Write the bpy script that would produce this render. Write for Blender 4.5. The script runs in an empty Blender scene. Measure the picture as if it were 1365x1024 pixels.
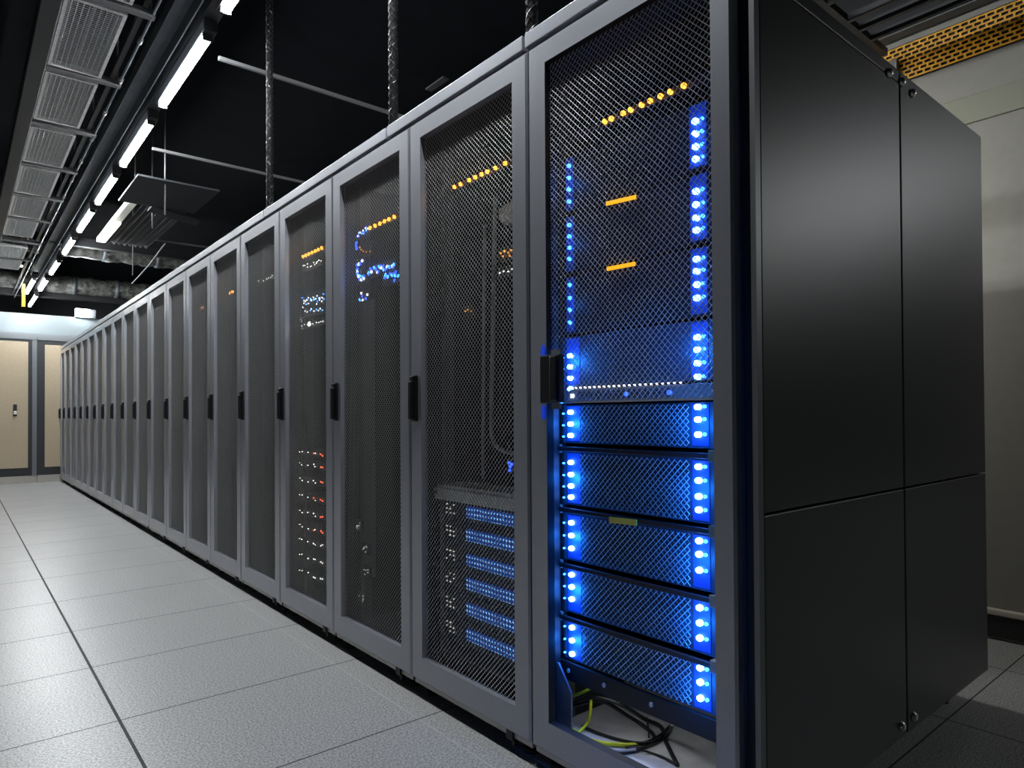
import bpy, math, random
from mathutils import Vector, Matrix
random.seed(7)
SC = bpy.context.scene
COL = SC.collection

# ------------------------------------------------------------------ camera model
RV = Vector((0.762, -0.6475, -0.006)).normalized()
YAW, PIT, ROL = 0.704, 0.011, -0.006
FPX, CX, CY = 895.22, 700.54, 542.83
def cam_axes():
    w = Vector((math.sin(YAW)*math.cos(PIT), math.cos(YAW)*math.cos(PIT), math.sin(PIT)))
    r0 = Vector((math.cos(YAW), -math.sin(YAW), 0)); u0 = r0.cross(w)
    c, s = math.cos(ROL), math.sin(ROL)
    return c*r0 + s*u0, -s*r0 + c*u0, w
RR, UU, WW = cam_axes()
EYE = Vector((0, 0, 1.0))
def at(px, py, ax, val):
    """world point on the plane axis=val seen at a photo pixel"""
    d = WW + (px-CX)/FPX*RR - (py-CY)/FPX*UU
    return EYE + d*((val-EYE[ax])/d[ax])

cam = bpy.data.cameras.new('camera'); co = bpy.data.objects.new('camera', cam); COL.objects.link(co)
m = Matrix(((RR.x, UU.x, -WW.x, 0), (RR.y, UU.y, -WW.y, 0), (RR.z, UU.z, -WW.z, 0), (0, 0, 0, 1)))
m.translation = EYE
co.matrix_world = m
cam.sensor_width = 36; cam.lens = FPX/1365*36
cam.shift_x = -(CX-682.5)/1365; cam.shift_y = (CY-512)/1365
cam.clip_start = 0.02
SC.camera = co
SC.view_settings.view_transform = 'Standard'; SC.view_settings.look = 'None'
SC.view_settings.exposure = 0.22; SC.view_settings.gamma = 1.0
try: SC.view_settings.use_curve_mapping = False
except Exception: pass
SC.cycles.use_denoising = True
SC.cycles.max_bounces = 8; SC.cycles.sample_clamp_indirect = 6
wd = bpy.data.worlds.new('world'); SC.world = wd; wd.use_nodes = True
wd.node_tree.nodes['Background'].inputs[0].default_value = (0.5, 0.55, 0.65, 1)
wd.node_tree.nodes['Background'].inputs[1].default_value = 0.003

# ------------------------------------------------------------------ materials
def mat(name, col, rough=.5, metal=0., spec=.5, noise=0., nscale=300., bump=0., bscale=400., stretch=None, emit=None, estr=0., rvar=0., lo=.3, hi=.7):
    M = bpy.data.materials.new(name); M.use_nodes = True
    nt = M.node_tree; b = nt.nodes['Principled BSDF']
    b.inputs['Base Color'].default_value = (*col, 1)
    b.inputs['Roughness'].default_value = rough; b.inputs['Metallic'].default_value = metal
    b.inputs['Specular IOR Level'].default_value = spec
    tc = nt.nodes.new('ShaderNodeTexCoord'); mp = nt.nodes.new('ShaderNodeMapping')
    nt.links.new(tc.outputs['Object'], mp.inputs['Vector'])
    if stretch: mp.inputs['Scale'].default_value = stretch
    n = nt.nodes.new('ShaderNodeTexNoise'); n.inputs['Scale'].default_value = nscale; n.inputs['Detail'].default_value = 3
    nt.links.new(mp.outputs['Vector'], n.inputs['Vector'])
    cr = nt.nodes.new('ShaderNodeValToRGB')
    cr.color_ramp.elements[0].position = lo; cr.color_ramp.elements[1].position = hi
    cr.color_ramp.elements[0].color = (*[c*(1-noise) for c in col], 1)
    cr.color_ramp.elements[1].color = (*[min(1, c*(1+noise)) for c in col], 1)
    nt.links.new(n.outputs['Fac'], cr.inputs['Fac']); nt.links.new(cr.outputs['Color'], b.inputs['Base Color'])
    if rvar:
        n3 = nt.nodes.new('ShaderNodeTexNoise'); n3.inputs['Scale'].default_value = 3.0; n3.inputs['Detail'].default_value = 4
        nt.links.new(mp.outputs['Vector'], n3.inputs['Vector'])
        mr = nt.nodes.new('ShaderNodeMapRange'); mr.inputs['To Min'].default_value = rough-rvar; mr.inputs['To Max'].default_value = rough+rvar
        nt.links.new(n3.outputs['Fac'], mr.inputs['Value']); nt.links.new(mr.outputs['Result'], b.inputs['Roughness'])
    if bump:
        n2 = nt.nodes.new('ShaderNodeTexNoise'); n2.inputs['Scale'].default_value = bscale; n2.inputs['Detail'].default_value = 2
        nt.links.new(mp.outputs['Vector'], n2.inputs['Vector'])
        bp = nt.nodes.new('ShaderNodeBump'); bp.inputs['Strength'].default_value = bump; bp.inputs['Distance'].default_value = .001
        nt.links.new(n2.outputs['Fac'], bp.inputs['Height']); nt.links.new(bp.outputs['Normal'], b.inputs['Normal'])
    if emit:
        b.inputs['Emission Color'].default_value = (*emit, 1); b.inputs['Emission Strength'].default_value = estr
    return M

LAMP = 168.0
M = dict(
 tile=mat('floor_tile', (.30, .302, .302), rough=.35, spec=.5, noise=.42, nscale=150, bump=.03, bscale=220, rvar=.06, lo=.38, hi=.62),
 joint=mat('floor_joint', (.035, .035, .038), rough=.8),
 jointlight=mat('floor_joint_pale', (.47, .47, .47), rough=.5),
 ceiling=mat('ceiling_black', (.003, .004, .006), rough=.9, spec=.1, noise=.3, nscale=5),
 wallgrey=mat('wall_paint', (.235, .227, .205), rough=.85, noise=.03, nscale=20),
 walldark=mat('wall_dark', (.07, .075, .08), rough=.8),
 black=mat('black_paint', (.012, .012, .014), rough=.5),
 blackskirt=mat('black_skirting', (.015, .016, .015), rough=.45),
 beige=mat('beige_trim', (.5, .46, .39), rough=.6),
 frame=mat('door_grey_metal', (.32, .33, .375), rough=.38, metal=.5, spec=.9, noise=.05, nscale=250, rvar=.04),
 mesh=mat('wire_mesh', (.45, .45, .45), rough=.4, metal=.35),
 charcoal=mat('charcoal_panel', (.048, .049, .049), rough=.36, spec=.45, noise=.12, nscale=500, bump=.25, bscale=700),
 body=mat('rack_black_steel', (.016, .017, .019), rough=.5, metal=.2),
 edge=mat('panel_edge_grey', (.2, .21, .215), rough=.45, metal=.5),
 sill=mat('sill_grey', (.42, .41, .39), rough=.45, metal=.5),
 handle=mat('handle_black', (.008, .008, .01), rough=.28),
 chrome=mat('chrome', (.95, .93, .88), rough=.3, metal=.95),
 bezel=mat('bezel_dark', (.022, .06, .11), rough=.5, noise=.15, nscale=60),  # blue tint paints in the LED light on the lower bezels
 bezelbk=mat('bezel_black', (.014, .018, .026), rough=.5, noise=.15, nscale=60),  # same bezel without the painted-in blue light
 grille=mat('grille_steel', (.34, .44, .50), rough=.4, metal=.2),
 server=mat('server_steel', (.05, .055, .065), rough=.5, metal=.4),
 silver=mat('silver_bar', (.95, .93, .87), rough=.45, metal=.4),
 rail=mat('rail_grey', (.10, .105, .11), rough=.5, metal=.4),
 rust=mat('rail_brown', (.24, .12, .045), rough=.55, noise=.3, nscale=25),
 baffle=mat('baffle_bluegrey', (.13, .16, .19), rough=.5, noise=.15, nscale=30),
 tray=mat('rack_floor_grey', (.62, .62, .62), rough=.5, noise=.2, nscale=14),
 greycab=mat('grey_sheet', (.19, .19, .185), rough=.5, metal=.2),
 olive=mat('olive_band', (.22, .22, .175), rough=.8),  # darker wall tone standing for soffit shade
 cream=mat('cream_panel', (.44, .36, .25), rough=.4, noise=.04, nscale=30),
 darkframe=mat('cabinet_dark_frame', (.022, .025, .028), rough=.45),
 slate=mat('slate_rail', (.16, .175, .19), rough=.4, metal=.3),
 plinth=mat('plinth_beige', (.40, .38, .34), rough=.5),
 bulk=mat('bulkhead_bluegrey', (.20, .235, .25), rough=.24, metal=.2),
 galv=mat('galvanised', (.9, .9, .87), rough=.35, metal=.1, noise=.2, nscale=60),
 trunk=mat('trunking_grey', (.13, .145, .165), rough=.42, metal=.5, noise=.15, nscale=8),
 strut=mat('strut_grey', (.2, .205, .21), rough=.45, metal=.5),
 darkrail=mat('dark_rail', (.03, .031, .033), rough=.5, metal=.3),
 foil=mat('foil_insulation', (.22, .22, .205), rough=.38, metal=.5, noise=.8, nscale=16, bump=1.0, bscale=18),
 duct=mat('duct_sheet', (.010, .012, .015), rough=.75, metal=.0, noise=.25, nscale=5),
 yellow=mat('yellow_perforated', (.66, .33, .02), rough=.5, noise=.25, nscale=18),
 cablebk=mat('cable_black', (.014, .014, .015), rough=.4),
 cablegr=mat('cable_grey', (.3, .3, .31), rough=.45),
 cableyl=mat('cable_yellow', (.62, .66, .02), rough=.4),
 cablegn=mat('cable_green', (.26, .42, .04), rough=.4),
 sleeve=mat('sleeve_black', (.004, .004, .004), rough=.7, spec=.2),
 sleevewire=mat('sleeve_wire', (.022, .022, .024), rough=.3, metal=.4),
 lamp=mat('lamp_diffuser', (.9, .9, .9), rough=.5, emit=(.95, .985, 1.), estr=LAMP),
 lampwarm=mat('lamp_diffuser_warm', (.9, .88, .8), rough=.5, emit=(1., .94, .74), estr=3.5),
 lamprear=mat('lamp_diffuser_rear', (.9, .9, .85), rough=.5, emit=(1., .98, .92), estr=75),  # for the unseen fill battens added behind the racks
 strip=mat('strip_diffuser', (.9, .9, .9), emit=(.93, .96, 1.), estr=4),  # for the fill strip added over the loose cables
 lampoff=mat('lamp_unlit', (.7, .68, .6), rough=.5),
 orange=mat('led_amber', (.9, .5, .1), emit=(1., .36, .03), estr=3.6),
 orangedim=mat('led_amber_dim', (.9, .5, .1), emit=(1., .36, .05), estr=1.4),
 amberbar=mat('amber_marker', (.9, .5, .02), rough=.5, emit=(1., .45, .01), estr=.75),
 yellowtag=mat('yellow_tag', (1., .8, .1), rough=.5),
 blue=mat('led_blue', (.3, .5, 1.), emit=(.10, .28, 1.), estr=22),
 bluesmall=mat('led_blue_small', (.3, .5, 1.), emit=(.04, .25, 1.), estr=5),
 bluestrip=mat('led_blue_strip', (.02, .06, .3), emit=(.0, .06, 1.), estr=.30),  # glow painted as emission: LED halos and latch reflections
 bluestripmid=mat('led_blue_strip_mid', (.02, .06, .3), emit=(.0, .06, 1.), estr=.2),
 bluestripdim=mat('led_blue_strip_dim', (.02, .06, .3), emit=(.0, .10, 1.), estr=.10),
 bluedeep=mat('led_blue_deep', (.05, .1, .6), emit=(.03, .10, 1.), estr=2.6),
 white=mat('led_white', (.9, .9, .9), emit=(1., .97, .9), estr=2.2),
 whitebright=mat('led_white_bright', (.9, .9, .9), emit=(1., 1., 1.), estr=8),
 whitedim=mat('led_white_dim', (.6, .6, .6), emit=(1., .97, .9), estr=.55),
 red=mat('led_red', (.9, .2, .1), emit=(1., .12, .05), estr=2.2),
 putty=mat('putty_plastic', (.78, .77, .70), rough=.5),
)

def dot_matrix(name, pitch):
    X = bpy.data.materials.new(name); X.use_nodes = True; nt = X.node_tree; b = nt.nodes['Principled BSDF']
    b.inputs['Base Color'].default_value = (.01, .03, .12, 1); b.inputs['Roughness'].default_value = .4
    tc = nt.nodes.new('ShaderNodeTexCoord'); sp = nt.nodes.new('ShaderNodeSeparateXYZ'); nt.links.new(tc.outputs['Object'], sp.inputs[0])
    outs = []
    for ax in ('Y', 'Z'):
        m1 = nt.nodes.new('ShaderNodeMath'); m1.operation = 'MULTIPLY'; m1.inputs[1].default_value = 2*math.pi/pitch; nt.links.new(sp.outputs[ax], m1.inputs[0])
        m2 = nt.nodes.new('ShaderNodeMath'); m2.operation = 'SINE'; nt.links.new(m1.outputs[0], m2.inputs[0])
        m3 = nt.nodes.new('ShaderNodeMath'); m3.operation = 'MULTIPLY_ADD'; m3.inputs[1].default_value = .5; m3.inputs[2].default_value = .5; nt.links.new(m2.outputs[0], m3.inputs[0]); outs.append(m3)
    mm = nt.nodes.new('ShaderNodeMath'); mm.operation = 'MULTIPLY'; nt.links.new(outs[0].outputs[0], mm.inputs[0]); nt.links.new(outs[1].outputs[0], mm.inputs[1])
    cr = nt.nodes.new('ShaderNodeValToRGB'); cr.color_ramp.elements[0].position = .45; cr.color_ramp.elements[0].color = (.002, .02, .13, 1)
    cr.color_ramp.elements[1].position = .8; cr.color_ramp.elements[1].color = (.22, .55, 1., 1)
    nt.links.new(mm.outputs[0], cr.inputs['Fac']); nt.links.new(cr.outputs['Color'], b.inputs['Emission Color']); b.inputs['Emission Strength'].default_value = 1.1
    return X
M['blueband'] = dot_matrix('display_blue_dots', .0155)

_b = M['frame'].node_tree.nodes['Principled BSDF']; _b.inputs['Coat Weight'].default_value = 1.; _b.inputs['Coat Roughness'].default_value = .26

# ------------------------------------------------------------------ mesh building
class MB:
    def __init__(s): s.v = []; s.f = []; s.mi = []; s.sm = []; s.m = 0
    def face(s, idx, smooth=False): s.f.append(idx); s.mi.append(s.m); s.sm.append(smooth)
    def box(s, x0, x1, y0, y1, z0, z1):
        n = len(s.v)
        s.v += [(x, y, z) for x in (x0, x1) for y in (y0, y1) for z in (z0, z1)]
        for q in ((0, 1, 3, 2), (4, 6, 7, 5), (0, 4, 5, 1), (2, 3, 7, 6), (0, 2, 6, 4), (1, 5, 7, 3)):
            s.face([n+i for i in q])
        return s
    def tube(s, pts, r, n=8, cap=True, smooth=True):
        pts = [Vector(p) for p in pts]; rings = []
        rad = r if isinstance(r, (list, tuple)) else [r]*len(pts)
        up = None
        for i, p in enumerate(pts):
            t = (pts[min(i+1, len(pts)-1)] - pts[max(i-1, 0)]).normalized()
            if up is None:
                up = Vector((0, 0, 1)) if abs(t.z) < .9 else Vector((1, 0, 0))
            a = t.cross(up).normalized(); b = a.cross(t).normalized(); up = b
            k = len(s.v)
            for j in range(n):
                th = 2*math.pi*j/n
                s.v.append(tuple(p + rad[i]*(math.cos(th)*a + math.sin(th)*b)))
            rings.append(k)
        for i in range(len(rings)-1):
            for j in range(n):
                s.face([rings[i]+j, rings[i]+(j+1) % n, rings[i+1]+(j+1) % n, rings[i+1]+j], smooth)
        if cap:
            s.face([rings[0]+j for j in range(n)][::-1]); s.face([rings[-1]+j for j in range(n)])
        return s
    def prism(s, poly, axis, lo, hi):
        """polygon (2 coords in the remaining axes order) extruded along axis"""
        def mk(p, t):
            q = list(p); q.insert(axis, t); return tuple(q)
        n = len(s.v); k = len(poly)
        s.v += [mk(p, lo) for p in poly] + [mk(p, hi) for p in poly]
        s.face(list(range(n, n+k))[::-1]); s.face(list(range(n+k, n+2*k)))
        for i in range(k): s.face([n+i, n+(i+1) % k, n+k+(i+1) % k, n+k+i])
        return s
    def build(s, name, mats, parent=None, origin=None, bevel=0., seg=2):
        if not isinstance(mats, (list, tuple)): mats = [mats]
        if parent is not None:
            o0 = root_of(parent).location
        else:
            o0 = Vector(origin) if origin is not None else base_of(s.v)
        me = bpy.data.meshes.new(name)
        me.from_pydata([tuple(Vector(v)-o0) for v in s.v], [], s.f)
        for mm in mats: me.materials.append(mm)
        me.polygons.foreach_set('material_index', s.mi); me.polygons.foreach_set('use_smooth', s.sm)
        import bmesh
        bm = bmesh.new(); bm.from_mesh(me); bmesh.ops.recalc_face_normals(bm, faces=bm.faces)
        bm.to_mesh(me); bm.free(); me.update()
        o = bpy.data.objects.new(name, me); COL.objects.link(o)
        if parent is not None: o.parent = parent
        else: o.location = o0
        if bevel:
            b = o.modifiers.new('bevel', 'BEVEL'); b.width = bevel; b.segments = seg; b.limit_method = 'ANGLE'
        return o
def root_of(o):
    while o.parent is not None: o = o.parent
    return o
def base_of(vs):
    xs, ys, zs = zip(*vs)
    return Vector(((min(xs)+max(xs))/2, (min(ys)+max(ys))/2, min(zs)))
def tag(o, label, cat, group=None):
    o['label'] = label; o['category'] = cat
    if group: o['group'] = group
    return o
def empty(name, loc, label, cat, group=None):
    o = bpy.data.objects.new(name, None); o.empty_display_size = .05; o.location = loc; COL.objects.link(o)
    return tag(o, label, cat, group)
def struct(name, mb, mats, **k):
    o = mb.build(name, mats, origin=(0, 0, 0), **k); o['kind'] = 'structure'; return o
def B(*a): return MB().box(*a)

# shared little light meshes: copies only
_led = {}
def led(parent, loc, matname, sx=.008, sy=.012, sz=.008, name='status_light'):
    key = (matname, sx, sy, sz, name)
    if key not in _led:
        mb = MB(); h = .5
        x0, x1, y0, y1, z0, z1 = -sx*h, sx*h, -sy*h, sy*h, -sz*h, sz*h
        c = .28                                        # octagonal lens
        poly = [(y0+c*sy, z0), (y1-c*sy, z0), (y1, z0+c*sz), (y1, z1-c*sz), (y1-c*sy, z1), (y0+c*sy, z1), (y0, z1-c*sz), (y0, z0+c*sz)]
        mb.prism(poly, 0, x0, x1)
        me = bpy.data.meshes.new(name); me.from_pydata(mb.v, [], mb.f); me.materials.append(M[matname]); me.update()
        _led[key] = me
    o = bpy.data.objects.new(name, _led[key]); COL.objects.link(o); o.parent = parent
    o.location = Vector(loc) - root_of(parent).location
    return o

# ------------------------------------------------------------------ room shell
Y_END = 12.74
xs_seam = [-3.0, -2.585, -1.835, -1.085, -.335, .415, 1.165, 1.81, 2.46, 3.1, 3.5, 4.5, 5.15, 5.8, 6.45, 7.1, 7.75, 8.4, 9.05, 10]
ys_seam = [-5, -4.4, -3.75, -3.1, -2.45, -1.8, -1.15, -.5, .14, .79, 1.34, 1.925, 2.565, 3.18, 3.77, 4.43, 5.12, 5.83, 6.55, 7.3, 8.0, 8.7, 9.4, 10.1, 10.8, 11.5, 12.2, 12.9, 13.6, 14.3, 15, 15.7, 16.4, 17]
fl = MB()
def axis_cells(seams, width):
    out = []
    for i, (a, b) in enumerate(zip(seams[:-1], seams[1:])):
        wa = width(a) if i else 0; wb = width(b) if i < len(seams)-2 else 0
        out.append((a+wa/2, b-wb/2, 0))
        if i < len(seams)-2: out.append((b-wb/2, b+wb/2, 2 if width(b) < .003 else 1))
    return out
cxs = axis_cells(xs_seam, lambda v: .0095 if abs(v-.415) < .01 else (.0028 if abs(v-1.165) < .01 else .005))
cys = axis_cells(ys_seam, lambda v: .0055)
for (a, b, jx) in cxs:
    for (c, d, jy) in cys:
        n = len(fl.v); fl.m = 1 if (jy or jx == 1) else (2 if jx == 2 else 0)
        fl.v += [(a, c, 0), (b, c, 0), (b, d, 0), (a, d, 0)]; fl.face([n, n+1, n+2, n+3])
fl.m = 0; fl.box(-3, 10, -5, 17, -.05, -.002)
struct('floor', fl, [M['tile'], M['joint'], M['jointlight']])
struct('ceiling', B(-3, 10, -5, 17, 3.75, 3.85), M['ceiling'])
struct('wall_right', B(3.5, 3.65, .42, 17, 0, 2.60), M['wallgrey'])
struct('wall_upper', B(3.56, 3.65, .42, 17, 2.60, 3.75), M['black'])
struct('wall_left', B(-3.1, -3, -5, 17, 0, 3.75), M['walldark'])
struct('wall_back', B(-3, 10, -5.1, -5, 0, 3.75), M['walldark'])
struct('wall_far', B(-3, 3.5, 17, 17.1, 0, 3.75), M['walldark'])
struct('wall_side', B(3.65, 10, .42, .55, 0, 3.75), M['wallgrey'])
struct('wall_outer', B(10, 10.1, -5, .55, 0, 3.75), M['walldark'])
struct('baseboard_right', B(3.475, 3.5, .42, 12.7, .012, .108), M['blackskirt'], bevel=.003)
struct('trim_1', B(3.465, 3.5, .42, 12.7, .108, .135), M['beige'], bevel=.006)
struct('trim_2', B(3.488, 3.5, .42, 12.7, 2.305, 2.43), M['olive'], bevel=.004)  # dark band painted in for the shade under a soffit
struct('trim_3', B(3.49, 3.5, .42, 12.7, 0, .012), M['beige'])

# ------------------------------------------------------------------ server racks
XF, XB = 1.251, 1.277                                   # door front and back
YB = [.793, 1.458, 2.117, 2.768, 3.395, 4.003, 4.605, 5.204, 5.79, 6.398, 6.988, 7.565, 8.141, 8.714, 9.285, 9.854, 10.424, 11.0, 11.582, 12.173, 12.72]
ZB, ZT = .062, 2.046
OZ0, OZ1 = .147, 1.983
XR = 2.70
def lattice(mb, y0, y1, z0, z1, x, pitch, r):
    """woven diamond wire: straight wires in two crossing directions, clipped to the opening"""
    for sgn in (1, -1):
        # wires z = sgn*y + c
        cs = [(z - sgn*y) for y in (y0, y1) for z in (z0, z1)]
        c = math.ceil(min(cs)/pitch)*pitch
        while c < max(cs):
            ya, yb = y0, y1
            lo, hi = ((z0-c)/sgn, (z1-c)/sgn)
            if lo > hi: lo, hi = hi, lo
            ya, yb = max(ya, lo), min(yb, hi)
            if yb-ya > .002:
                xx = x + sgn*r*.6
                mb.tube([(xx, ya, sgn*ya+c), (xx, yb, sgn*yb+c)], r, n=4, cap=False, smooth=False)
            c += pitch
rack_text = [
 'nearest server rack with charcoal side panels and blue lights behind its mesh door',
 'second server rack from the near end, silver bar and blue displays behind its mesh',
 'third server rack from the near end, small blue lights high behind its mesh',
 'fourth server rack from the near end, red and white lights low behind its mesh',
 'fifth server rack from the near end, dark mesh with faint specks high up',
 'sixth server rack from the near end, one amber glow high in its mesh',
 'seventh server rack from the near end, short reddish row of lights high in its mesh',
 'eighth server rack from the near end, three tiny amber marks high in its mesh']
ordn = ['ninth', 'tenth', 'eleventh', 'twelfth', 'thirteenth', 'fourteenth', 'fifteenth', 'sixteenth', 'seventeenth', 'eighteenth', 'nineteenth', 'twentieth']
NR = len(YB)-1
for i in range(8, NR):
    if i == NR-1: rack_text.append('last grey server rack at the far end of the row, touching the cream cabinet')
    elif i == NR-2: rack_text.append('last but one grey server rack at the far end of the long row')
    elif i == 9: rack_text.append('tenth server rack from the near end, single orange light high in its dark mesh')
    else: rack_text.append(ordn[i-8] + ' server rack counted from the near end of the long grey row')
RACKS = []
for k in range(NR):
    y0, y1 = YB[k], YB[k+1]; g = .0035
    ya, yb = y0+g, y1-g
    if k == 0: ya = y0
    R_ = empty('server_rack', (1.98, (y0+y1)/2, 0), rack_text[k], 'server rack', 'row of server racks along the aisle')
    RACKS.append(R_)
    # carcass: side walls, top, back, bottom, corner posts
    c = MB(); t = .012; zb = .10
    tb = 2.0 if k == 0 else 2.03
    c.box(XB+.012, XR, ya, ya+t, zb, tb); c.box(XB+.012, XR, yb-t, yb, zb, tb)
    c.box(XB+.012, XR, ya+t, yb-t, tb-.015, tb); c.box(XR-t, XR, ya+t, yb-t, zb if k else .9, tb-.015)
    c.box(XB+.012, XB+.055, ya+t, ya+.035, zb, tb-.015); c.box(XB+.012, XB+.055, yb-.035, yb-t, zb, tb-.015)
    c.build('cabinet_body', M['body'], R_)
    bt = MB(); bt.box(XB+.012, XR, ya+t, yb-t, zb-.025, zb); bt.build('base_tray', M['tray'] if k == 0 else M['body'], R_)
    # door: four members of the frame, each chamfered, made as one ring
    d = MB(); lb = .072; rb = .052 if k == 0 else .066
    oy0, oy1 = ya+rb, yb-lb
    ch = .006
    def ring(x, a):   # outer and inner rectangles inset by a
        return [(x, ya+a, ZB+a), (x, yb-a, ZB+a), (x, yb-a, ZT-a), (x, ya+a, ZT-a)]
    def inner(x): return [(x, oy0, OZ0), (x, oy1, OZ0), (x, oy1, OZ1), (x, oy0, OZ1)]
    n = len(d.v)
    d.v += ring(XF, ch) + inner(XF) + ring(XF+ch, 0) + ring(XB, 0) + inner(XB)
    for j in range(4):
        q = (j+1) % 4
        d.face([n+j, n+q, n+4+q, n+4+j])               # front
        d.face([n+j, n+8+j, n+8+q, n+q])               # chamfer
        d.face([n+8+j, n+12+j, n+12+q, n+8+q])         # outer side
        d.face([n+12+j, n+16+j, n+16+q, n+12+q])       # back
        d.m = 1; d.face([n+4+j, n+4+q, n+16+q, n+16+j]); d.m = 0         # reveal
    door = d.build('door', [M['frame'], M['body' if k == 0 else 'frame']], R_)
    mb = MB(); lattice(mb, oy0, oy1, 1.034 if k == 0 else OZ0, OZ1, XB-.006, .0172, .0011)
    if k == 0: mb.box(XB-.008, XB-.004, oy0, oy1, 1.030, 1.0345)
    mb.build('mesh_panel', M['mesh'], door)
    # handle, on the door's far stile
    hb = MB()
    if k == 0:
        hb.box(XF-.018, XF+.002, 1.312, 1.392, 1.03, 1.163); hb.box(XF-.026, XF-.018, 1.318, 1.345, 1.035, 1.158)
        hb.build('handle', M['handle'], door, bevel=.004)
        for zc in (1.174, 1.006):
            s = MB(); s.prism([(1.394+.0095*math.cos(a)*.9, zc+.02*math.sin(a)*(1 if abs(math.sin(a)) > .5 else .6)) for a in [i*math.pi/6 for i in range(12)]], 0, XF-.004, XF+.001)
            o = s.build('latch_light', M['bluestrip'], door); o['label'] = 'glowing blue slot beside the door handle'  # blue reflection put in as emission, the slot is no lamp
        for zc in (1.170, 1.022): B(XF-.003, XF+.003, 1.325, 1.36, zc-.007, zc+.007).build('handle_bracket', M['greycab'], door)
    else:
        yc = yb-.034
        hb.box(XF-.012, XF+.002, yc-.017, yc+.017, .978, 1.142)
        hb.box(XF-.026, XF-.012, yc-.011, yc+.011, .985, 1.12)
        hb.box(XF-.020, XF-.012, yc-.013, yc+.013, 1.122, 1.138)
        hb.build('handle', M['handle'], door, bevel=.004)
    # sill under the door, feet
    B(XF+.012, XF+.03, ya+.004, yb-.004, .042, .060).build('sill', M['sill'], R_, bevel=.002)
    for yy in (ya+.06, yb-.05):
        for xx in (XF+.06, XR-.1):
            f = MB(); f.tube([(xx, yy, 0), (xx, yy, .012)], .024, n=12); f.tube([(xx, yy, .012), (xx, yy, .075)], .009, n=8)
            f.build('foot', M['black'], R_)
    if k < 10:
        hk = MB(); hk.box(XF+.004, XF+.03, ya+.085, ya+.115, .036, .066); hk.box(XF+.014, XF+.03, ya+.088, ya+.10, .018, .036)
        hk.build('door_catch', M['black'], R_)
    # mounting rails
    for side in (0, 1):
        if k == 0:
            a, b = ((.872, .906), (1.421, 1.444))[side]; mm = M['rust'] if side == 0 else M['rail']
            xx = 1.360
        else:
            a, b = ((ya+.036, ya+.062), (yb-.062, yb-.036))[side]; mm = M['rail']; xx = 1.362
        r = MB(); r.box(xx, xx+.004, a, b, .10, 2.01); r.box(xx, xx+.05, a if side == 0 else b-.004, a+.004 if side == 0 else b, .10, 2.01)
        o = r.build('mounting_rail', mm, R_)
        if k == 0 and side == 0: o['label'] = 'brown mounting rail'

# near end: side panels, post and edge strip
R0 = RACKS[0]
PY = .742
zt, zb_ = 1.955, .112
zA = at(1154, 76, 1, PY).z; zA2 = at(1154, 57, 1, PY).z
zs = at(1110, 669, 1, PY).z
def side_panel(x0, x1, z0, z1, lip=False):
    mb = MB(); mb.box(x0, x1, PY, PY+.02, z0, z1)
    return mb.build('side_panel', M['charcoal'], R0, bevel=.003)
xs1, xs2 = 2.003, 2.011
pA = side_panel(1.276, xs1, zs+.0025, zA); pB = side_panel(1.276, xs1, zb_, zs-.0025)
pC = side_panel(xs2, 2.712, zs+.0025, zt); pD = side_panel(xs2, 2.712, zb_, zs-.0025)
B(1.30, 2.70, PY+.021, .792, .112, 1.93).build('side_frame', M['body'], R0)
B(1.255, 1.2745, PY, PY+.012, zb_, 2.03).build('edge_strip', M['edge'], R0)
B(1.29, 1.315, PY+.014, .80, .10, 2.03).build('corner_post', M['black'], R0)
B(1.276, xs1, PY, PY+.02, zA+.0015, zA2).build('top_cover', M['charcoal'], R0, bevel=.003)
def lock(px, py, parent):
    p = at(px, py, 1, PY)
    s = MB(); ks = [i*math.pi/12 for i in range(6)]
    s.tube([(p.x, PY-.001, p.z)] + [(p.x, PY-.003-.0095*math.sin(t), p.z) for t in ks], [.0135] + [.0125*math.cos(t) for t in ks], n=16)
    s.build('lock_screw', M['chrome'], parent)
lock(1184, 98, pA); lock(1201, 110, pC); lock(1215, 125, pC); lock(1201, 968, pB); lock(1217, 955, pD)

# top trim strips along the racks
for (a, b, txt) in ((.80, 1.472, 'grey top trim strip over the nearest server rack'),
                    (1.484, 2.288, 'grey top trim strip between the two nearest hanging black cable sleeves'),
                    (2.298, 3.632, 'grey top trim strip between the second and third hanging cable sleeves'),
                    (3.64, 12.72, 'long grey top trim strip running to the far end of the rack row')):
    tag(MB().box(XF+.004, XF+.03, a, b, 2.062, 2.104).box(XF+.03, XF+.10, a, b, 2.03, 2.066).build('trim_strip', M['frame'], bevel=.002), txt, 'trim strip', 'top trim strips on the racks')

# ------------------------------------------------------------------ equipment in the first rack
PX = 1.352                                             # front plane
def zz(z): return 1+(z-1)*(PX/1.40)                    # heights measured on the plane X=1.40
groupsL = [(1.741, 1.705, 1.671, 1.635), (1.564, 1.53, 1.496, 1.463), (1.385, 1.346, 1.311, 1.273), (1.174, 1.141, 1.107, 1.076), (1.006, .971, .937),
           (.857, .821, .787, .754), (.678, .64, .602), (.524, .488, .452), (.368, .33, .29)]
groupsR = [(1.723, 1.692, 1.66, 1.629), (1.549, 1.516, 1.483, 1.453), (1.381, 1.351, 1.318, 1.285), (1.188, 1.157, 1.124, 1.09), (1.016, .985, .948),
           (.869, .835, .796, .763), (.687, .654, .615), (.523, .486, .449), (.376, .341, .302)]
spans = [(1.602, 1.772), (1.42, 1.596), (1.238, 1.414), (1.080, 1.232), (.912, 1.030), (.728, .890), (.563, .706), (.408, .545), (.267, .388)]
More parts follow.
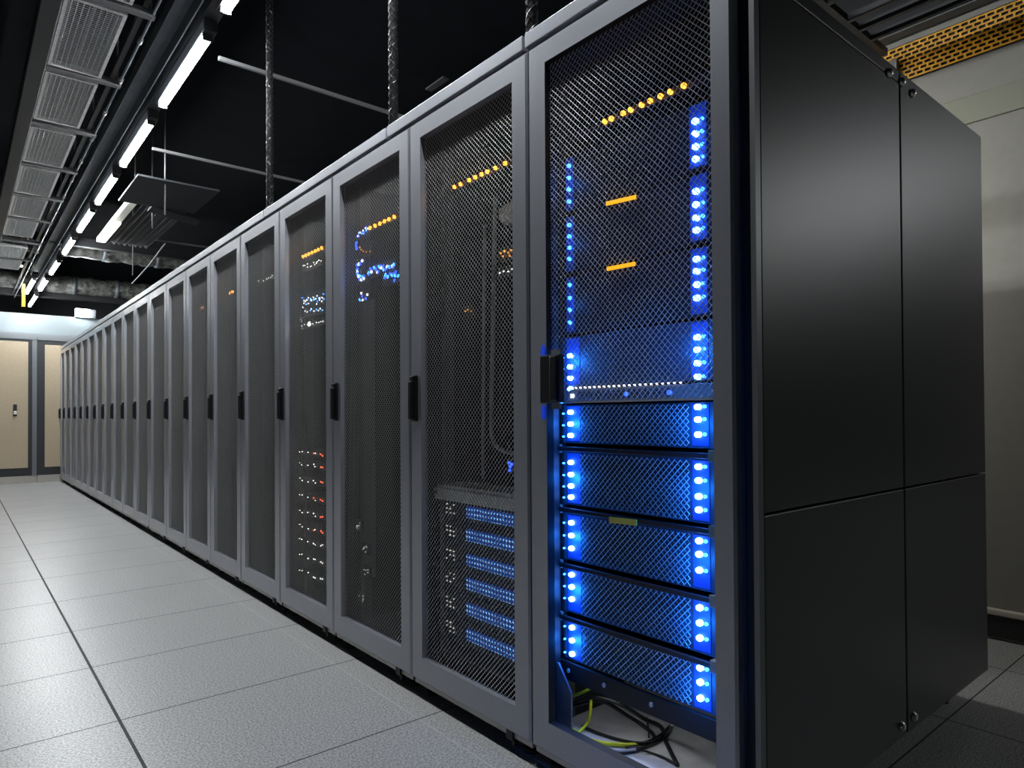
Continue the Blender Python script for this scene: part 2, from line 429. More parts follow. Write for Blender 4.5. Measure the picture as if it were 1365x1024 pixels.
sv_text = ['topmost blue-lit server in the nearest rack, under the row of amber lights',
           'second blue-lit server from the top in the nearest rack, below an amber marker',
           'third blue-lit server from the top in the nearest rack, dark grille between its lights',
           'blue-lit server directly above the grey patch panel in the nearest rack',
           'blue-lit server directly below the grey patch panel in the nearest rack',
           'blue-lit server above the dark shelf with the yellow tag in the nearest rack',
           'blue-lit server just under the yellow tag in the nearest rack',
           'second lowest blue-lit server in the nearest rack, between two dark shelf bars',
           'lowest blue-lit server in the nearest rack, above the black blanking panel']
SY0, SY1 = .893, 1.428
for i, (z0, z1) in enumerate(spans):
    z0, z1 = zz(z0)+.002, zz(z1)-.002
    S = empty('storage_server', (PX+.3, (SY0+SY1)/2, z0), sv_text[i], 'server', 'blue-lit servers in the nearest rack')
    B(PX+.006, PX+.62, SY0+.03, SY1-.03, z0, z1).build('chassis', M['server'], S)
    bz = MB(); bz.box(PX, PX+.006, SY0+.016, SY1-.006, z0, z1)
    gr = MB(); lattice(gr, .980, 1.350, z0+.004, z1-.004, PX-.003, .0172, .0013)
    if i >= 4: gr.build('grille', M['grille'], S)
    bz.build('bezel', M['bezel' if i >= 3 else 'bezelbk'], S)
    low = i >= 3
    st = 'bluestrip' if low else 'bluestripdim'
    B(PX-.002, PX, 1.352 if low else 1.372, 1.404, z0+.006, z1-.004).build('light_strip', M[st], S)  # halo round the LEDs put in as an emissive sheet
    B(PX-.002, PX, .925, .972, z0+.006, z1-.004).build('light_strip', M['bluestrip' if low else 'bluestripmid'], S)
    for z in groupsL[i]:
        led(S, (PX-.006, 1.386, zz(z)), 'blue' if low else 'bluesmall', .008, .017 if low else .010, .013 if low else .010)
        if low: led(S, (PX-.004, 1.418, zz(z)-.004), 'bluesmall', .004, .006, .005)
    for z in groupsR[i]:
        led(S, (PX-.006, .952, zz(z)), 'blue', .008, .016, .0135)
        led(S, (PX-.005, .934, zz(z)+.001), 'bluesmall', .005, .008, .008)
    # lamps for the glow the rows of lights throw inside the cabinet
    for (yy, e) in ((1.375, .42 if low else .03), (.955, .5 if low else .03)):
        L = bpy.data.lights.new('server_glow', 'POINT'); L.energy = e; L.color = (.01, .20, 1.); L.shadow_soft_size = .012
        lo = bpy.data.objects.new('server_glow', L); COL.objects.link(lo); lo.location = (PX-(.022 if yy > 1.2 else .05), yy, (z0+z1)/2)

def amber_bar(pxs, plane, y0, y1, text, z=None, big=.012, matname='orange'):
    pts = [at(a, b, 0, plane) for a, b in pxs]
    zc = sum(p.z for p in pts)/len(pts)
    S = empty('indicator_bar', (plane+.02, (y0+y1)/2, zc-.012), text, 'indicator bar', 'amber indicator bars in the racks')
    B(plane, plane+.007, y0, y1, zc-.011, zc+.011).build('housing', M['server'], S, bevel=.002)
    for p in pts: led(S, (plane-.004, p.y, zc), matname, .008, big, big)
    return S
amber_bar([(807.4, 162), (816.2, 158), (832, 151), (842, 146), (856.6, 140), (868, 136), (881.8, 129), (894.9, 124), (912.7, 117)], PX, .90, 1.42,
          'row of nine amber lights across the top of the nearest rack')
# amber markers on the mesh door, yellow tag on a shelf bar
for (pp, txt) in ((((808, 269), (847, 260), (847, 265), (808, 274)), 'upper amber marker strip on the mesh door of the nearest rack'), (((809, 356), (846, 349), (846, 354), (809, 361)), 'lower amber marker strip on the mesh door of the nearest rack')):
    q = [at(a, b, 0, 1.262) for a, b in pp]
    tag(MB().prism([(v.y, v.z) for v in q], 0, 1.2612, 1.2655).build('marker_strip', M['amberbar']), txt, 'marker strip', 'amber marker strips')
q = [at(a, b, 0, PX-.028) for a, b in ((812, 689), (848, 693), (848, 701), (812, 697))]
tag(MB().prism([(v.y, v.z) for v in q], 0, PX-.0285, PX-.0245).build('cable_tag', M['yellowtag']), 'yellow tag stuck on a dark shelf bar of the nearest rack', 'tag')
# shelf bars
for (z, txt) in ((.898, 'dark shelf bar under the server below the patch panel in the nearest rack'), (.717, 'dark shelf bar behind the yellow tag in the nearest rack'),
                 (.552, 'third dark shelf bar down in the nearest rack, below the yellow tag'), (.397, 'lowest dark shelf bar between the last two servers of the nearest rack')):
    z = zz(z)
    S = empty('shelf_bar', (PX+.0, 1.16, z-.006), txt, 'shelf', 'dark shelf bars in the nearest rack')
    B(PX-.024, PX-.013, .91, 1.418, z-.007, z+.006).build('bar', M['black'], S, bevel=.002)
    B(PX-.018, PX-.008, 1.418, 1.438, z-.012, z+.012).build('bracket', M['greycab'], S, bevel=.001)
    B(PX-.026, PX-.008, .878, .912, z-.014, z+.014).build('bracket', M['rust'], S, bevel=.001)
# patch panel
zp0, zp1 = zz(1.034), zz(1.074)
S = empty('patch_panel', (PX, 1.16, zp0), 'grey patch panel with a line of tiny white lights in the nearest rack', 'patch panel')
B(PX-.010, PX+.006, SY0-.004, SY1+.012, zp0, zp1).build('panel', M['greycab'], S, bevel=.002)
for i in range(22): led(S, (PX-.012, 1.375-i*.018, zp1+.003), 'white', .004, .006, .005)
for yy in (1.372, 1.17, 1.03):
    led(S, (PX-.012, yy, (zp0+zp1)/2), 'bluedeep' if yy < 1.3 else 'white', .005, .014, .012)
for i in range(10):
    yy = 1.34-i*.034
    B(PX-.0125, PX-.010, yy-.011, yy+.011, (zp0+zp1)/2-.009, (zp0+zp1)/2+.009).build('port', M['rail'], S)
# blanking panel at the bottom
S = empty('blanking_panel', (PX, 1.16, zz(.207)), 'black blanking panel below the lowest server of the nearest rack', 'blanking panel')
B(PX-.006, PX+.004, SY0+.006, SY1+.012, zz(.207), zz(.262)).build('plate', M['darkrail'], S, bevel=.002)
for yy in (1.40, 1.262, 1.10): led(S, (PX-.007, yy, zz(.237)), 'lampoff', .004, .010, .012, name='screw')
S = empty('strip_light', (PX+.03, 1.16, .245), 'slim white strip light under the blanking panel of the nearest rack', 'strip light')  # hidden helper, added to brighten the cable space
B(PX+.012, PX+.04, .96, 1.38, .252, .266).build('housing', M['black'], S)
B(PX+.015, PX+.037, .97, 1.37, .247, .252).build('diffuser', M['strip'], S)
# baffle sheet at the left of the cable space
pg = [at(a, b, 0, 1.318) for a, b in ((739, 882), (745, 884), (762, 925), (762, 978), (739, 966))]
tag(MB().prism([(p.y, p.z) for p in pg], 0, 1.316, 1.322).build('baffle_plate', M['baffle']), 'blue-grey slanted sheet metal plate low in the nearest rack', 'plate')
# rear rail low in the rack
S = tag(B(1.62, 1.65, .85, 1.43, .1005, .155).build('rear_crossbar', M['greycab'], bevel=.002), 'grey crossbar on the floor at the back of the nearest rack', 'crossbar')

def smooth_path(pts, n=6):
    P = [Vector(p) for p in pts]; P = [2*P[0]-P[1]] + P + [2*P[-1]-P[-2]]; out = []
    for i in range(1, len(P)-2):
        for j in range(n):
            t = j/n
            a, b, c, d = P[i-1], P[i], P[i+1], P[i+2]
            out.append(.5*((2*b)+(c-a)*t+(2*a-5*b+4*c-d)*t*t+(3*b-a-3*c+d)*t**3))
    out.append(P[-2]); return out
def cable(pts, r, m, text, cat='cable', group=None, name='cable'):
    return tag(MB().tube(smooth_path(pts), r, n=8).build(name, M[m]), text, cat, group)
def F(px, py, z): return at(px, py, 2, z)
def V(px, py, x): return at(px, py, 0, x)
gC = 'loose cables at the bottom of the nearest rack'
cable([F(761, 971, .112), F(776, 982, .108), F(800, 990, .108), F(835, 993, .108), F(862, 991, .112)], .0055, 'cableyl', 'yellow cable curving across the floor of the nearest rack', group=gC)
cable([F(769, 979, .118), F(782, 965, .118), (1.375, 1.345, .15), V(788, 932, 1.385)], .0045, 'cableyl', 'yellow-green cable rising from the floor of the nearest rack', group=gC)
cable([V(757, 930, 1.375), V(772, 925, 1.375), V(787, 918, 1.38), V(788, 914, 1.38)], .0042, 'cablegn', 'green cable at the left under the blanking panel', group=gC)
cable([V(790, 917, 1.385), V(803, 921, 1.39), V(818, 928, 1.40), V(828, 935, 1.41)], .006, 'cablegn', 'pale green cable running right under the blanking panel', group=gC)
bk = [([V(762, 937, 1.38), V(790, 930, 1.385), V(825, 938, 1.41), (1.50, 1.25, .13), F(880, 968, .108), F(884, 983, .106), F(862, 994, .106), F(835, 998, .106)], .006, 'thick black cable looping round the nearest rack floor, outermost loop'),
      ([V(765, 941, 1.38), V(800, 934, 1.40), (1.47, 1.29, .135), F(858, 968, .108), F(872, 984, .112), F(850, 1000, .106), F(815, 1003, .106), F(802, 1001, .106)], .0055, 'black cable of the inner loop on the nearest rack floor'),
      ([F(776, 968, .106), F(800, 978, .106), F(830, 987, .106), F(858, 990, .118), F(880, 980, .118), F(893, 968, .115)], .0038, 'thin black cable crossing over the yellow cable'),
      ([V(896, 965, 1.42), F(893, 975, .14), F(887, 985, .108), F(893, 1000, .105), F(903, 1020, .105)], .006, 'black cable coming down at the right of the cable loops', ),
      ([F(905, 1021, .105), F(885, 1010, .105), F(865, 1003, .105), F(850, 1000, .122)], .003, 'thin black wire running to the front right of the nearest rack floor'),
      ([V(862, 957, 1.5), F(864, 968, .112), F(865, 983, .12)], .0025, 'thin black wire hanging straight behind the cable loops')]
for p, r, txt in bk: cable(p, r, 'cablebk', txt, group=gC)
cable([F(812, 1000, .115), F(830, 1001, .113), F(848, 999, .118)], .0035, 'cablegr', 'short grey cable lying on the black loops', group=gC)

# ------------------------------------------------------------------ second rack
P1 = 1.335
a = at(587, 655, 0, P1); 
EY0, EY1 = 1.535, at(587, 655, 0, P1).y-.008
ez1, ezb = at(640, 651, 0, P1).z, at(640, 672, 0, P1).z
S = empty('blade_enclosure', (P1+.3, (EY0+EY1)/2, .155), 'blade server enclosure with a silver top bar in the second rack', 'server enclosure')
sb = MB(); sb.box(P1-.03, P1-.004, EY0, EY1, ezb, ez1-.012); sb.box(P1-.02, P1+.10, EY0, EY1, ez1-.012, ez1)
sb.build('top_bar', M['silver'], S, bevel=.002)
c = MB(); c.box(P1, P1+.7, EY0, EY0+.008, .155, ezb); c.box(P1-.008, P1+.7, EY1-.008, EY1, .155, ezb); c.box(P1, P1+.7, EY0+.008, EY1-.008, .155, .165); c.box(P1+.69, P1+.7, EY0+.008, EY1-.008, .165, ezb)
c.build('shell', M['greycab'], S)
B(P1-.033, P1-.03, EY1-.02, EY1-.008, (ezb+ez1)/2-.008, (ezb+ez1)/2+.006).build('screw', M['black'], S)
rows = [(685, 679), (716.5, 710), (750.5, 742), (783, 775), (818, 808), (853, 840)]
btx = ['topmost', 'second', 'third', 'fourth', 'fifth', 'lowest']
for i, (yl, yw) in enumerate(rows):
    zc = at(622, yl, 0, P1).z; zn = at(600, yw, 0, P1).z
    zc2 = (zc + at(685, yl+6.5*(1+i*.12), 0, P1).z)/2
    S = empty('blade_server', (P1+.3, (EY0+EY1)/2, zc2-.04), btx[i]+' blade server in the silver-topped enclosure, wide blue display and white dots', 'server', 'blade servers in the second rack')
    B(P1+.004, P1+.6, EY0+.012, EY1-.012, zc2-.041, zc2+.041).build('chassis', M['server'], S)
    B(P1-.001, P1+.004, EY0+.014, at(622, yl, 0, P1).y, zc2-.020, zc2+.020).build('display', M['blueband'], S)
    for u in range(3):
        for w in range(3):
            if (u*3+w+i) % 4 == 3: continue
            led(S, (P1+.001, at(600, yw, 0, P1).y+.022-.022*u, zc2+.016-.015*w), 'whitedim', .004, .005, .0045)
amber_bar([(606.8, 249), (615, 245.6), (626.5, 240.7), (634.7, 236.5), (643.2, 232.4), (650.9, 228.5), (661.5, 224.9), (674.6, 220.6)], P1, 1.50, 2.06,
          'row of amber lights near the top of the second rack')
# pale box, hose
p = [at(a, b, 0, 1.37) for a, b in ((664, 278), (690, 262), (690, 296), (672, 300), (664, 293))]
tag(MB().prism([(q.y, q.z) for q in p], 0, 1.37, 1.45).build('junction_box', M['putty'], bevel=.006), 'pale rounded box near the top right inside the second rack', 'box')
hp = [V(660, 262, 1.385), V(659, 330, 1.385), V(657, 450, 1.385), V(655, 560, 1.385), V(657, 585, 1.385), V(667, 599, 1.385), V(690, 606, 1.385)]
cable(hp, .0075, 'cablegr', 'grey hose bending right above the silver bar in the second rack', 'hose', name='hose')
cable([V(646, 300, 1.40), V(645, 420, 1.40), V(644, 600, 1.40), V(644, 638, 1.40)], .006, 'cablegr', 'straight grey cable beside the hose in the second rack', 'cable', name='cable')
def speckles(pxs, plane, mats, text, name='status_panel', cat='status panel', size=.007, housing=True):
    pts = [at(a, b, 0, plane) for a, b in pxs]
    ys = [p.y for p in pts]; zs_ = [p.z for p in pts]
    S = empty(name, (plane+.02, sum(ys)/len(ys), min(zs_)-.012), text, cat, 'small lit panels inside the racks')
    B(plane, plane+.008, min(ys)-.015, max(ys)+.015, min(zs_)-.012, max(zs_)+.012).build('housing', M['server'], S)
    for i, p in enumerate(pts): led(S, (plane-.002, p.y, p.z), mats[i % len(mats)], .004, size, size)
    return S
speckles([(668, 338), (673, 335), (678, 337), (682, 334), (671, 342), (680, 341)], 1.345, ['orangedim'], 'cluster of dim amber specks below the pale box in the second rack', size=.006)
speckles([(667, 364), (672, 362), (678, 362), (683, 359)], 1.345, ['white'], 'short line of white specks low under the pale box in the second rack', size=.004)
speckles([(621, 415), (624, 413), (629, 415)], 1.345, ['orangedim'], 'three amber specks in the middle of the second rack', size=.004)
speckles([(679, 617), (681, 622), (680, 627), (683, 619)], 1.345, ['bluedeep'], 'tiny blue light just above the silver bar in the second rack', size=.009)
# ------------------------------------------------------------------ third rack
P2 = 1.335
amber_bar([(494.2, 304), (501, 301), (507.3, 298), (513.6, 295.5), (519.6, 292.6), (526.6, 289.8)], P2, 2.19, 2.70, 'row of six amber lights near the top of the third rack', big=.014)
rnd = random.Random(3)
def cloud(x0, y0, x1, y1, n, jit): return [(x0+(x1-x0)*i/(n-1)+rnd.uniform(-1, 1), y0+(y1-y0)*i/(n-1)+rnd.uniform(-jit, jit)) for i in range(n)]
speckles(cloud(477, 315, 490, 305, 14, 3.5), P2-.001, ['bluedeep', 'white', 'bluesmall'], 'slanting cluster of blue sparkles left of the amber row in the third rack', size=.007)
speckles([(475, 327), (476, 331), (475.5, 324)], P2-.001, ['bluedeep'], 'single blue light under the sparkles in the third rack', size=.014)
speckles([(480, 330), (482, 333), (485, 335), (489, 336), (494, 335.5)], P2-.001, ['orangedim'], 'curved row of dim amber specks under the blue sparkles in the third rack', size=.005)
speckles(cloud(476, 352, 484, 349, 6, 2)+cloud(476, 359, 478, 368, 6, 1)+cloud(479, 370, 486, 371, 7, 3), P2-.001, ['bluedeep', 'bluesmall', 'white'], 'left half of the large blue light cluster in the third rack', size=.012)
speckles(cloud(491, 362, 526, 354, 22, 3.5), P2-.002, ['bluedeep', 'bluesmall', 'bluedeep', 'white'], 'long blue row of the light cluster in the third rack', size=.012)
speckles(cloud(512, 370, 531, 365, 10, 3)+[(526, 374)], P2-.001, ['bluedeep', 'bluesmall'], 'short blue row at the right below the long blue row in the third rack', size=.012)
speckles([(482, 391), (483, 395), (490, 393), (480, 400), (484, 400), (488, 398)], P2-.001, ['white', 'bluedeep', 'white', 'bluesmall'], 'small blue and white cluster lowest of the blue lights in the third rack', size=.010)
q0, q1 = at(484, 402, 0, P2+.02), at(498, 770, 0, P2+.02)
tag(B(P2+.02, P2+.03, q1.y, q0.y, q1.z, q0.z).build('filler_panel', M['greycab']), 'upright grey filler panel under the blue lights in the third rack', 'panel')
wt = ['topmost', 'second', 'third', 'lowest']
for i, (x, y) in enumerate(((478, 703), (487, 733), (488, 764), (482, 797))):
    speckles([(x+rnd.uniform(-4, 4), y+rnd.uniform(-6, 6)) for _ in range(6)], P2+.012, ['whitedim'], wt[i]+' cluster of white specks low in the third rack', size=.004)
# ------------------------------------------------------------------ fourth rack
P3 = 1.335
amber_bar([(404.9, 342), (408.7, 340), (412.7, 338.5), (416.8, 336.7), (421.1, 334.5), (425.1, 333.5), (429.8, 332)], P3, 2.85, 3.30, 'row of amber lights near the top of the fourth rack', big=.015)
speckles(cloud(405, 355, 428, 349, 12, 3), P3-.001, ['white'], 'faint white sparkle band under the amber row in the fourth rack', size=.005)
speckles(cloud(403, 400, 431, 395, 16, 3)+cloud(404, 407, 432, 400, 12, 4)+cloud(408, 416, 430, 412, 9, 4), P3-.001, ['bluesmall', 'white', 'white'], 'blue and white sparkling patch field in the upper fourth rack', size=.007)
speckles([(413, 431.5), (412.5, 432.5)], P3-.006, ['whitebright'], 'one bright white light in the upper fourth rack', size=.018)
speckles(cloud(403, 434, 432, 428, 9, 1), P3-.001, ['white'], 'thin white row level with the bright white light in the fourth rack', size=.005)
tx = ['topmost', 'second', 'third', 'fourth', 'fifth', 'sixth', 'seventh', 'eighth', 'lowest']
for i, y in enumerate((605, 620, 642, 665, 686, 706, 724, 746, 768)):
    zc = at(418, y, 0, P3).z
    S = empty('rack_server', (P3+.3, 3.08, zc-.02), tx[i]+' of the nine thin servers low in the fourth rack', 'server', 'thin servers low in the fourth rack')
    B(P3, P3+.6, 2.85, 3.31, zc-.016, zc+.016).build('chassis', M['server'], S)
    for (x, mm) in ((400, 'white'), (403, 'white'), (411, 'white'), (418.5, 'red' if i in (0, 3, 5) else 'white'), (420.5, 'white'), (428, 'red' if i < 6 else 'white'), (430.5, 'red' if i < 6 else 'white')):
        p = at(x, y, 0, P3); led(S, (P3-.002, p.y, zc+rnd.uniform(-.007, .007)), mm, .004, .010 if mm == 'red' else .006, .007 if mm == 'red' else .005)
# ------------------------------------------------------------------ the farther racks
speckles(cloud(339, 379, 345, 375, 4, 1)+cloud(352, 374, 364, 368, 5, 1), 1.335, ['white'], 'faint white specks high in the fifth rack', size=.006)
speckles([(306.5, 391), (309, 389), (311, 389)], 1.335, ['orange'], 'amber glow near the top of the sixth rack', size=.016)
speckles([(287, 400), (291, 399), (296, 398)], 1.335, ['orangedim'], 'three faint amber specks beside the glow in the sixth rack', size=.006)
speckles([(256, 416), (259, 415), (261, 414), (266, 412), (269, 410.5), (271.5, 410)], 1.335, ['orangedim', 'red'], 'reddish amber row high in the seventh rack', size=.014)
speckles([(227, 419), (230, 419), (235, 418)], 1.335, ['orangedim'], 'three amber marks high in the eighth rack', size=.012)
speckles([(189.3, 433.5), (190.3, 433)], 1.335, ['orange'], 'single orange light high in the tenth rack', size=.018)

# ------------------------------------------------------------------ far end: cream cabinets, bulkhead
def cream_cabinet(x0, x1, px0, px1, zt_, text, latch=None):
    S = empty('cooling_cabinet', ((x0+x1)/2, Y_END+.4, 0), text, 'cabinet', 'cream cabinets at the end of the aisle')
    b = MB(); b.box(x0, x1, Y_END+.012, Y_END+.8, .11, 2.19); b.build('body', M['darkframe'], S)
    B(x0, x1, Y_END+.004, Y_END+.8, 0, .108).build('plinth', M['plinth'], S)
    B(px0, px1, Y_END, Y_END+.012, .232, zt_).build('door', M['cream'], S, bevel=.003)
    B(x0, x1, Y_END+.002, Y_END+.8, 2.195, 2.235).build('top_rail', M['slate'], S)
    return S
c1 = cream_cabinet(-.35, .957, -.18, .847, 2.155, 'cream cabinet at the end of the aisle with a chrome latch on its door')
lt = MB(); lt.box(.665, .712, Y_END-.012, Y_END, 1.02, 1.20); o = lt.build('latch', M['black'], c1, bevel=.004); 
B(.668, .709, Y_END-.035, Y_END-.012, 1.045, 1.10).build('latch_grip', M['chrome'], o, bevel=.008)
B(.897, .957, Y_END-.006, Y_END+.012, .11, 2.19).build('post', M['slate'], c1)
c2 = cream_cabinet(.963, 1.9, 1.056, 1.80, 2.125, 'cream cabinet at the end of the aisle partly hidden by the last rack')
struct('wall_bulkhead', B(-3, 3.5, Y_END+.25, Y_END+.35, 2.27, 2.62), M['bulk'])
struct('trim_4', B(-3, 3.5, Y_END+.1, Y_END+.25, 2.24, 2.30), M['slate'])
S = empty('wall_lamp', (1.56, Y_END+.2, 2.61), 'small square white lamp above the bulkhead at the far end', 'lamp')
B(1.47, 1.66, Y_END+.17, Y_END+.19, 2.625, 2.75).build('diffuser', M['lamp'], S, bevel=.005)
B(1.475, 1.75, Y_END+.19, Y_END+.30, 2.62, 2.755).build('housing', M['slate'], S)

# ------------------------------------------------------------------ ceiling lamps
LZ = 3.0
lamps = [(-2.95, -1.95), (-1.6, -.62), (-.25, .73), (1.1, 2.08), (2.45, 3.43), (3.75, 4.74), (5.08, 6.07), (6.40, 7.30), (7.62, 8.52), (8.95, 9.8), (10.38, 11.3), (11.85, 12.85), (13.5, 14.8)]
on_tx = ['sixth', 'fifth', 'fourth', 'third']
names = {4: 'lit ceiling batten nearest the camera, cut by the top edge', 5: 'second lit ceiling batten from the near end, the largest fully in view', 6: 'third lit ceiling batten from the near end of the lamp row',
         7: 'fourth lit ceiling batten from the near end of the lamp row', 8: 'fifth lit ceiling batten from the near end of the lamp row', 9: 'sixth lit ceiling batten from the near end of the lamp row',
         10: 'seventh lit ceiling batten from the near end of the lamp row', 11: 'eighth lit ceiling batten, last but one in the lamp row', 12: 'last lit ceiling batten of the lamp row, beyond the bulkhead'}
def batten(y0, y1, x, z, text, dm='lamp', w=.021, group='lit battens above the aisle'):
    S = empty('hanging_batten_light', (x, (y0+y1)/2, z-.03), text, 'ceiling light', group)
    B(x-w-.012, x+w+.012, y0-.06, y1+.06, z, z+.06).build('housing', M['black'], S, bevel=.004)
    mb = MB(); mb.prism([(x-w, z), (x+w, z), (x+w*.9, z-.018), (x+w*.55, z-.028), (x-w*.55, z-.028), (x-w*.9, z-.018)], 1, y0, y1)
    mb.build('diffuser', M[dm], S)
    for yy in (y0, y1):
        B(x-w-.004, x+w+.004, min(yy, yy+(-.014 if yy == y0 else .014)), max(yy, yy+(-.014 if yy == y0 else .014)), z-.028, z).build('end_cap', M['black'], S)
    return S
for i, (a, b) in enumerate(lamps):
    if i >= 4: batten(a, b, 1.005, LZ, names[i])
    elif i >= 3: batten(a, b, 1.005, LZ, 'lit ceiling batten overhead, just out of the picture beyond its top edge')
batten(11.95, 13.3, .865, LZ, 'lit ceiling batten left of the lamp row near the far end', group='other ceiling lights')
tag(B(.965, 1.045, 0.9, 15, 3.061, 3.12).build('lamp_trunking', M['black']), 'black trunking that carries the lit battens above the aisle', 'trunking')
# side lamps beyond the camera's right, in the cross aisle
for (x, y, e) in ((6.3, -1.85, 1),):
    S = empty('hanging_batten_light', (x, y, 2.97), 'lit ceiling batten in the cross aisle beyond the right edge of the picture', 'ceiling light', 'cross aisle battens')
    B(x-.55, x+.55, y-.06, y+.06, 3.0, 3.06).build('housing', M['black'], S)
    B(x-.4, x+.4, y-.045, y+.045, 2.975, 3.0).build('diffuser', M['lamp'], S)

for i, (a, b) in enumerate(((1.25, 2.15), (4.4, 5.4))):  # unseen lamps added behind the racks to brighten the right wall
    batten(a, b, 2.85, 2.15, ['nearer lit batten in the narrow aisle behind the racks, low down by the racks', 'farther lit batten in the narrow aisle behind the racks, low down by the racks'][i], 'lamprear', group='battens behind the racks')
# grey channel, conduit left of the lamps
S = tag(MB().box(.80, .90, -1, 11.7, 3.06, 3.075).box(.80, .806, -1, 11.7, 3.0, 3.06).box(.894, .90, -1, 11.7, 2.985, 3.06).build('hanging_cable_channel', M['trunk']), 'long grey cable channel running beside the lit battens', 'cable channel')
S = empty('conduit', (.745, 6, 2.99), 'thin grey conduit with couplings left of the cable channel', 'conduit')
MB().tube([(.745, 0, 3.0), (.745, 14, 3.0)], .007, n=8).build('pipe', M['trunk'], S)
for i in range(18):
    y = 2.9+i*.55; MB().tube([(.745, y, 3.0), (.745, y+.05, 3.0)], .013, n=8).build('coupling', M['strut'], S)
tag(B(.70, .725, 0, 14, 3.03, 3.06).build('rail', M['darkrail']), 'thin dark rail left of the conduit overhead', 'rail')

# mesh basket trays at the left
tag(B(.300, .380, -1, 14, 2.955, 3.05).build('side_rail', M['darkrail'], bevel=.004), 'long dark rail along the left edge of the overhead mesh baskets', 'rail')
panels = [(1.95, 2.76), (2.86, 3.68), (3.79, 4.60), (4.70, 5.50), (5.66, 6.46), (6.60, 7.40), (7.53, 8.30), (8.44, 9.20), (9.8, 10.5), (10.65, 11.3)]
ptx = ['overhead mesh basket just out of view above the top left corner', 'nearest overhead mesh basket, cut off by the top edge', 'second overhead mesh basket from the near end, largest one fully in view', 'third overhead mesh basket from the near end', 'fourth overhead mesh basket from the near end',
       'fifth overhead mesh basket from the near end', 'sixth overhead mesh basket from the near end', 'seventh overhead mesh basket from the near end', 'eighth overhead mesh basket, beyond the dark gap', 'farthest overhead mesh basket by the left edge']
for i, (a, b) in enumerate(panels):
    S = empty('mesh_basket', (.517, (a+b)/2, 2.97), ptx[i], 'mesh basket', 'overhead mesh baskets')
    f = MB(); x0, x1, z = .390, .647, 3.0
    f.box(x0, x0+.016, a, b, z-.012, z+.02); f.box(x1-.016, x1, a, b, z-.012, z+.02); f.box(x0+.016, x1-.016, a, a+.014, z-.012, z+.02); f.box(x0+.016, x1-.016, b-.014, b, z-.012, z+.02)
    f.build('frame', M['galv'], S)
    w = MB(); n = 40
    for j in range(n):
        y = a+.014+(b-a-.028)*(j+.5)/n; w.tube([(x0+.01, y, z), (x1-.01, y, z)], .0026, n=4, cap=False, smooth=False)
    for j in range(9):
        x = x0+.02+(x1-x0-.04)*(j+.5)/9; w.tube([(x, a+.01, z-.004), (x, b-.01, z-.004)], .0022, n=4, cap=False, smooth=False)
    w.build('wire_mesh', M['galv'], S)
cb = MB()
for j in range(9):
    x = rnd.uniform(.415, .625); z = rnd.uniform(3.02, 3.06); r = rnd.uniform(.005, .010); cb.m = j % 3
    cb.tube([(x+rnd.uniform(-.012, .012), y, z+rnd.uniform(0, .01)) for y in [1.95+.35*q for q in range(28)]], r, n=6)
o = tag(cb.build('cable_bundle', [M['cablegr'], M['cablebk'], M['cablebk']]), 'grey and pale cables lying lengthwise in the overhead mesh baskets', 'cables'); o['kind'] = 'stuff'
rt = ['nearest', 'second', 'third', 'fourth', 'fifth', 'sixth', 'seventh', 'eighth', 'ninth']
for i, y in enumerate((2.80, 3.735, 4.645, 5.58, 6.53, 7.47, 8.37, 9.5, 10.57)):
    S = empty('bracket_arm', (.53, y, 2.94), rt[i]+' grey bracket arm between the overhead mesh baskets, from the near end', 'bracket', 'bracket arms between the mesh baskets')
    MB().box(.382, .755, y-.022, y+.022, 2.985, 2.991).box(.382, .755, y-.022, y-.018, 2.991, 3.02).build('arm', M['strut'], S)
    MB().tube([(.74, y, 2.98), (.74, y, 3.75)], .005, n=6).build('rod', M['strut'], S)

# cross struts
stx = ['nearest thin grey cross strut under the black ceiling', 'second thin grey cross strut under the black ceiling', 'third thin grey cross strut, above the foil duct']
for i, (y, xa, xb) in enumerate(((3.96, 1.12, 2.6), (5.62, 1.12, 2.7), (8.5, 1.72, 2.6))):
    tag(B(xa, xb, y-.009, y+.009, 3.0, 3.02).build('hanging_cross_strut', M['strut']), stx[i], 'strut', 'cross struts under the ceiling')

# sheet duct, side lamp, corrugated tray
S = empty('hanging_air_duct', (1.42, 6.4, 2.9), 'dark sheet metal duct hanging behind the lit battens', 'air duct')
MB().box(1.09, 1.70, 5.98, 6.80, 2.9, 2.915).build('plate', M['duct'], S)
MB().prism([(1.35, 2.9), (1.76, 2.84), (1.76, 2.86), (1.35, 2.915)], 1, 6.78, 6.98).build('flap', M['duct'], S)
S = empty('hanging_batten_light', (1.262, 8.05, 2.97), 'pale batten right of the lamp row, only its far half lit', 'ceiling light', 'other ceiling lights')
B(1.225, 1.30, 7.15, 9.0, 3.0, 3.06).build('housing', M['lampoff'], S, bevel=.008)
B(1.232, 1.293, 7.92, 8.86, 2.975, 3.0).build('diffuser', M['lampwarm'], S, bevel=.008)
ct = MB()
for j in range(7): 
    x = 1.34+j*.055; ct.prism([(x, 3.0), (x+.027, 3.03), (x+.055, 3.0), (x+.055, 3.006), (x+.027, 3.036), (x, 3.006)], 1, 6.9, 9.0)
tag(ct.build('corrugated_sheet', M['duct']), 'corrugated grey sheet right of the pale batten', 'metal sheet')
